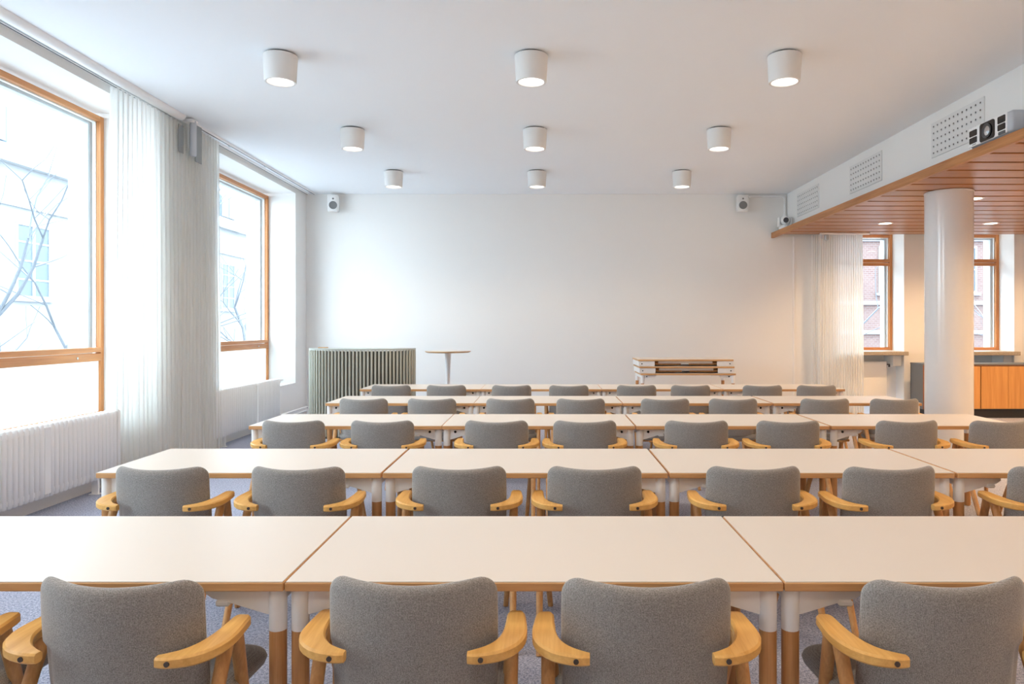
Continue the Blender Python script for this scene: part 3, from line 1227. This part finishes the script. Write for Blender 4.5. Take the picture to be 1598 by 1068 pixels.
MB().tube((.62, .33, .12), (.62, .33, .70), .013, .016, 14).build('support_pole', M['tleg'], tcast, True)

for o in USED:
    del o['used']
# stack: one standing table with two folded ones on top, near the back wall
for k, lab in enumerate(('bottom table of the stack by the back wall, standing on its legs',
                         'folded table in the middle of the stack by the back wall',
                         'topmost folded table of the stack by the back wall')):
    if k == 0:
        t = copy_tree(tproto)
        t.location = (2.11, 10.5, .035)
        for c in list(t.children):
            pass
    else:
        t = empty('folding_table', (2.10 - .012 * k, 10.49 + .005 * k, .035 + k * .103), R(.25 * (k - 1)))
        for nm in ('tabletop', 'edge'):
            o = bpy.data.objects.new(nm, TP[nm])
            COL.objects.link(o)
            o.parent = t
        hx = TL / 2
        z0, z1 = TH - .1025, TH - .027
        b_ = MB()
        for sx in (-1, 1):
            b_ = MB()
            x0, x1 = (sx * (hx - .004), sx * (hx - .24))
            b_.box((x0, .012, z0 + .002), (x1, .026, z1), .003)
            b_.box((x0, .026, z0 + .002), (x0 - sx * .022, TD - .02, z1), .003)
            b_.box((x0, TD - .034, z0 + .002), (x1, TD - .02, z1), .003)
            b_.build('bracket', M['white'], t)
            MB().lathe([(.009, .008), (.009, .012)], (sx * (hx - .05), 0, (z0 + z1) / 2), 12, 'y').build('knob', M['black'], t, True)
            for yy in (.10, TD - .10):
                MB().tube((sx * (hx - .03), yy, z0 + .036), (sx * .06, yy, z0 + .036), .024, .022, 14).build('folded_leg', M['tleg'], t, True)
        MB().box((-.40, .05, z1 - .035), (.40, .07, z1), .002).build('stiffener', M['laminate'], t)
    tag(t, 'white ' + lab, 'table', 'stacked tables by the back wall')
# small feet blocks raising the stack
for t_ in [o for o in bpy.data.objects if o.get('label', '').find('bottom table of the stack') >= 0]:
    f = MB()
    for sx in (-1, 1):
        for y in (.045, TD - .045):
            f.lathe([(.022, -.035), (.026, -.03), (.022, .004)], (sx * (TL / 2 - .03), y, 0), 14)
    f.build('foot', M['black'], t_, True)


# ------------------------------------------------------------------ chairs
def pad(nu, nv, fn):
    """closed pillow: fn(u, v) -> (point, normal offset vector) for u,v in -1..1; boundary has zero thickness"""
    def ease(t_):      # denser near the borders
        return math.copysign(1 - (1 - abs(t_)) ** 1.7, t_)
    us = [ease(-1 + 2 * i / nu) for i in range(nu + 1)]
    vs_ = [ease(-1 + 2 * j / nv) for j in range(nv + 1)]
    V, F = [], []
    top, bot = {}, {}
    for j, v in enumerate(vs_):
        for i, u in enumerate(us):
            p, o_ = fn(u, v)
            edge = i in (0, nu) or j in (0, nv)
            top[(i, j)] = len(V)
            V.append(tuple(p + o_))
            if edge:
                bot[(i, j)] = top[(i, j)]
            else:
                bot[(i, j)] = len(V)
                V.append(tuple(p - o_))
    for j in range(nv):
        for i in range(nu):
            F.append((top[(i, j)], top[(i + 1, j)], top[(i + 1, j + 1)], top[(i, j + 1)]))
            F.append((bot[(i, j)], bot[(i, j + 1)], bot[(i + 1, j + 1)], bot[(i + 1, j)]))
    return MB().add(V, F)


def smoothstep(a, b, x):
    t_ = max(0, min(1, (x - a) / (b - a)))
    return t_ * t_ * (3 - 2 * t_)


def back_fn(u, v):
    z0, z1 = .44, .800
    z = z0 + (z1 - z0) * (v + 1) / 2
    hw = .219 + .004 * math.cos((z - .66) * 8)
    # rounded top corners, softer bottom ones
    rt = .054
    if z > z1 - rt:
        q = (z - (z1 - rt)) / rt
        hw -= rt * (1 - math.sqrt(max(0, 1 - q * q))) * .95
    rb = .04
    if z < z0 + rb:
        q = ((z0 + rb) - z) / rb
        hw -= rb * (1 - math.sqrt(max(0, 1 - q * q)))
    hw = max(hw, .12)
    x = hw * u
    # concave towards the sitter: the ends come forward
    y = .075 * (abs(x) / .22) ** 2.1
    # lean: the lower part sits forward
    y += .03 * ((.80 - z) / .36) ** 1.6
    # below the arms the sides step forward, leaving the middle panel proud
    below = 1 - smoothstep(.604, .612, z)
    side = smoothstep(.150, .172, abs(x))
    y += .012 * below * side
    y += .020
    # top edge dips a little in the middle
    z += .002
    z -= .014 * (1 - (x / .22) ** 2) * smoothstep(.60, .80, z)
    e = max(abs(u), abs(v))
    th = .021 * math.sqrt(max(0, 1 - abs(u) ** 9)) * math.sqrt(max(0, 1 - abs(v) ** 14))
    nrm = Vector((-.70 * (x / .22), 1, 0)).normalized()
    return Vector((x, y, z)), nrm * -th


def seat_fn(u, v):
    hx = .245 - .02 * smoothstep(.3, 1, -v)
    yb, yf = .045, .465
    r_ = .07
    y = yb + (yf - yb) * (v + 1) / 2
    if y > yf - r_:
        q = (y - (yf - r_)) / r_
        hx -= r_ * (1 - math.sqrt(max(0, 1 - q * q)))
    if y < yb + r_:
        q = ((yb + r_) - y) / r_
        hx -= r_ * (1 - math.sqrt(max(0, 1 - q * q)))
    x = hx * u
    z = .440 - .012 * (1 - u * u) * (1 - v * v) + .02 * smoothstep(.2, 1, v) * 0
    th = .034 * math.sqrt(max(0, 1 - abs(u) ** 8)) * math.sqrt(max(0, 1 - abs(v) ** 8))
    return Vector((x, y, z)), Vector((0, 0, th))


def arm_mesh(sx):
    pts = [(.155, -.004, .618), (.175, -.002, .6185), (.205, .008, .620), (.232, .024, .622), (.254, .050, .625), (.266, .082, .628),
           (.270, .120, .630), (.269, .160, .632), (.267, .198, .634), (.266, .215, .6345), (.266, .224, .635), (.266, .228, .635)]
    wd = [.012, .018, .024, .030, .033, .033, .031, .028, .0255, .0225, .016, .006]
    tk = [.013, .014, .0145, .015, .015, .015, .015, .0148, .0145, .0138, .0125, .010]
    secs = []
    for a, b in zip(wd, tk):
        c = min(a, b) * .38
        secs.append([(-a, -b + c), (-a + c, -b), (a - c, -b), (a, -b + c), (a, b - c), (a - c, b), (-a + c, b), (-a, b - c)])
    def cr(a, b, c, d, t_):
        return [.5 * (2 * b[q] + (c[q] - a[q]) * t_ + (2 * a[q] - 5 * b[q] + 4 * c[q] - d[q]) * t_ ** 2 + (3 * b[q] - a[q] - 3 * c[q] + d[q]) * t_ ** 3) for q in range(len(a))]
    P, Q = [], []
    N = len(pts)
    for i in range(N - 1):
        ids = [max(i - 1, 0), i, i + 1, min(i + 2, N - 1)]
        for t_ in (0, .5):
            P.append(cr(*[pts[q] for q in ids], t_))
            Q.append([(cr(*[[secs[q][j][0], secs[q][j][1]] for q in ids], t_)) for j in range(8)])
    P.append(pts[-1])
    Q.append(secs[-1])
    return MB().sweep([(sx * p[0], p[1], p[2]) for p in P], Q)


def chair_proto():
    root = empty('armchair')
    pad(36, 30, back_fn).build('backrest', M['fabric'], root, True, 180)
    pad(18, 16, seat_fn).build('seat', M['fabric'], root, True, 180)
    for sx in (-1, 1):
        a_ = arm_mesh(sx).build('armrest', M['oak'], root, True, 42)
        MB().lathe([(.0068, -.0215), (.0068, -.012)], (sx * .190, .0, .6185), 14, 'y').build('screw', M['screwm'], a_, True)
        MB().tube((sx * .258, .150, .622), (sx * .262, -.150, .0), .0195, .0135, 14).build('leg', M['oakleg'], root, True)
        MB().tube((sx * .258, .190, .622), (sx * .205, .420, .0), .0195, .0135, 14).build('leg', M['oakleg'], root, True)
    m = MB()
    m.box((-.248, .135, .388), (.248, .165, .412), .005)
    m.box((-.232, .265, .388), (.232, .295, .412), .005)
    m.box((-.15, .06, .392), (-.12, .40, .410), .004)
    m.box((.12, .06, .392), (.15, .40, .410), .004)
    m.build('seat_frame', M['oakleg'], root)
    return root


cp = chair_proto()
index_kids()
ROWC = [[-1.77, -1.12, -.350, .268, 1.058],
        [-1.812, -1.168, -.405, .237, .990, 1.636, 2.42],
        [-1.777, -1.145, -.339, .285, 1.069, 1.715, 2.561, 3.22],
        [-1.67, -1.040, -.316, .333, 1.110, 1.737, 2.58, 3.22],
        [-1.743, -1.117, -.375, .274, 1.042, 1.655, 2.468, 3.082]]
ROT = {(0, 4): 4, (1, 0): -2, (1, 1): -1.5, (0, 1): -4, (0, 0): -3, (1, 5): 3, (1, 6): 3, (2, 0): -1.5, (2, 6): 3, (2, 7): 3, (2, 3): 1, (0, 2): -1}
ORD = ['first', 'second', 'third', 'fourth', 'fifth', 'sixth', 'seventh', 'eighth']
CY = [1.80, 3.30, 4.955, 6.50, 8.02]
first = True
for r in range(5):
    for c, x in enumerate(ROWC[r]):
        t = cp if first else copy_tree(cp)
        first = False
        rnd = random.Random(r * 31 + c)
        t.location = (x, CY[r] + rnd.uniform(-.008, .008), 0)
        t.rotation_euler = (0, 0, R(ROT.get((r, c), rnd.uniform(-1, 1))))
        extra = ''
        if r == 0 and c == 0:
            extra = ', cut off'
        tag(t, 'grey oak-armed chair, %s from the window, %s%s' % (ORD[c], ROWN[r], extra), 'chair', 'grey armchairs at the rows of tables')

# ------------------------------------------------------------------ low cabinet in the bay
t = empty('low_cabinet', (6.03, 11.40, 0))
tag(t, 'long low grey cabinet with oak doors below the bay windows', 'cabinet')
CL = 3.6
MB().box((0, 0, .14), (.022, .39, .845), .002).box((0, .372, .14), (CL, .39, .845)).box((.022, .02, .14), (CL, .372, .16)).box((CL - .02, 0, .14), (CL, .39, .845)).build('carcass', M['cabgrey'], t)
MB().box((-.004, -.004, .845), (CL, .395, .872), .003).build('top_board', M['cabgrey'], t)
MB().box((0, -.004, .14), (.035, .0, .845)).box((.035, -.004, .832), (CL, .0, .845)).build('front_edge', M['cabedge'], t)
MB().box((.05, .03, 0), (CL - .05, .37, .14)).build('plinth', M['dark'], t)
k = 0
x = .045
while x < CL - .3:
    wd = .431
    MB().box((x, -.012, .150), (x + wd, .008, .826), .002).build('door', M['door'], t)
    x += wd + (.004 if k % 2 == 0 else .014)
    k += 1
MB().box((.03, .008, .16), (CL - .03, .02, .84)).build('inner_front', M['dark'], t)


# ------------------------------------------------------------------ outside
g = MB().box((-60, -30, -4.6), (70, 80, -4.4)).build('ground', M['snow'])
tag(g, 'snow-covered street outside the windows', kind='structure')


def far_window(root, mp, u, z, w_, h, cols_=2, rows_=3):
    f = MB()
    e = .07
    f.box((u, -.05, z), (u + w_, .0, z + e), 0, mp).box((u, -.05, z + h - e), (u + w_, .0, z + h), 0, mp)
    f.box((u, -.05, z + e), (u + e, 0, z + h - e), 0, mp).box((u + w_ - e, -.05, z + e), (u + w_, 0, z + h - e), 0, mp)
    for i in range(1, cols_):
        c = u + w_ * i / cols_
        f.box((c - .05, -.05, z + e), (c + .05, 0, z + h - e), 0, mp)
    for j in range(1, rows_):
        c = z + h * j / rows_
        f.box((u + e, -.04, c - .025), (u + w_ - e, 0, c + .025), 0, mp)
    fr = f.build('window', M['farframe'], root)
    MB().box((u + e * .5, -.02, z + e * .5), (u + w_ - e * .5, -.012, z + h - e * .5), 0, mp).build('pane', M['farpane'], fr)
    MB().box((u - .1, -.14, z - .1), (u + w_ + .1, 0, z), 0, mp).build('sill', M['snow'], fr)


# pale building seen through the big windows, face at x = -16
bl = empty('pale_building', (-16, 30, -4.4))
bl.location = (0, 0, 0)
tag(bl, 'pale stone building across the street with tall windows', 'building')
bmp = lambda u, w_, z: (-16 - w_, u, z)
MB().box((-28, 8, -4.4), (-16, 64, 6.45)).build('wall', M['facade'], bl)
MB().box((-16, 7.9, 6.35), (-15.75, 64, 6.6)).build('cornice', M['farframe'], bl)
MB().box((-16, 7.95, .45), (-15.9, 64, .62)).build('string_course', M['farframe'], bl)
MB().box((-16, 7.95, 5.1), (-15.9, 64, 5.2)).build('string_course', M['farframe'], bl)
rf = MB().add([(-15.9, 8, 6.6), (-15.9, 64, 6.6), (-19.5, 64, 10.2), (-19.5, 8, 10.2), (-27, 8, 6.6), (-27, 64, 6.6)],
              [(0, 1, 2, 3), (3, 2, 5, 4), (0, 3, 4), (1, 5, 2), (0, 4, 5, 1)]).build('roof', M['snow'], bl)
for k in range(17):
    far_window(bl, bmp, 10.6 + 2.75 * k, 2.35, 1.5, 2.3, 2, 4)
for k in range(17):
    far_window(bl, bmp, 10.6 + 2.75 * k, -1.9, 1.5, 2.0, 2, 3)
for k in range(5):
    y = 20.9 + 8 * k
    d_ = MB()
    d_.lathe([(1.0, 0), (1.0, -.3)], (-16.3, y, 8.0), 20, 'x', 0, PI)
    d_.box((-18.4, y - 1.0, 7.0), (-16.4, y + 1.0, 8.0))
    dm = MB().box((-18.6, y - 1.05, 6.9), (-16.35, y + 1.05, 8.35), .2).build('dormer', M['farpane'], bl)
    MB().box((-16.36, y - .7, 7.1), (-16.28, y - .08, 8.1)).box((-16.36, y + .08, 7.1), (-16.28, y + .7, 8.1)).build('dormer_window', M['farframe'], dm)

# reddish brick building behind the bay
bb = empty('brick_building')
tag(bb, 'reddish brick building with snowy ledges seen through the bay windows', 'building')
cmp_ = lambda u, w_, z: (u, 27 + w_, z)
MB().box((6, 27, -4.4), (34, 38, 6.6)).build('wall', M['brick'], bb)
for z in (-2.6, -.5, 1.2, 2.3, 4.7):
    MB().box((5.95, 26.86, z), (34.05, 27, z + .14)).build('snowy_ledge', M['snow'], bb)
MB().box((5.8, 26.7, 6.5), (34.2, 38.2, 6.9)).build('roof_edge', M['snow'], bb)
for z in (-2.05, 2.75):
    for k in range(10):
        far_window(bb, cmp_, 7.3 + 2.65 * k, z, 1.05, 1.75, 2, 2)


def tree(name, x, y, z0, h, seed, label, r0=.16, spread=.55, lean=(0, 0), depth=6):
    rnd = random.Random(seed)
    m = MB()
    snow = MB()

    def grow(p, d, L, r, k):
        if k == 0 or r < .006:
            return
        segs = 3
        for s_ in range(segs):
            d2 = (d + Vector((rnd.uniform(-.18, .18), rnd.uniform(-.18, .18), rnd.uniform(-.05, .12)))).normalized()
            q = p + d2 * (L / segs)
            r2 = r * .87
            m.tube(p, q, r, r2, 6 if k > 3 else 4, False)
            if k <= 5 and abs(d2.z) < .75:
                up = Vector((0, 0, r * .8))
                snow.tube(p + up, q + up, r * .55, r2 * .55, 4, False)
            if s_ < segs - 1 and rnd.random() < .75:
                a_ = rnd.uniform(0, 2 * PI)
                sd = Vector((math.cos(a_), math.sin(a_), rnd.uniform(-.1, .6)))
                grow(q, (d2 * .45 + sd * .8).normalized(), L * rnd.uniform(.5, .75), r2 * .5, k - 1)
            p, d, r = q, d2, r2
        nb = 2 if k > 1 else 1
        for _ in range(nb):
            a_ = rnd.uniform(0, 2 * PI)
            sd = Vector((math.cos(a_), math.sin(a_), rnd.uniform(.0, .5)))
            grow(p, (d * .75 + sd * spread).normalized(), L * rnd.uniform(.62, .85), r * .72, k - 1)
    grow(Vector((0, 0, 0)), Vector((lean[0], lean[1], 1)).normalized(), h * .34, r0, depth)
    t = empty(name, (x, y, z0))
    tag(t, label, 'tree', 'bare winter trees outside')
    m.build('branches', M['bark'], t)
    snow.build('snow_cover', M['snow'], t)
    return t


tree('bare_tree', -9.6, 14.0, -4.4, 11.5, 11, 'bare snowy tree outside the nearer window, before the pale building', .15, .6, (.0, -.05), 7)
tree('bare_tree', -11.8, 28.5, -4.4, 12, 11, 'bare snowy tree outside the farther window', .16, .6, (.0, .05), 7)
tree('bare_tree', 8.6, 21.0, -4.4, 9, 21, 'bare tree outside the bay window beside the curtain', .13, .7, (.06, 0), 7)
tree('bare_tree', 15.6, 21.5, -4.4, 9, 33, 'bare tree outside the bay window behind the column', .13, .7, (-.06, 0), 7)
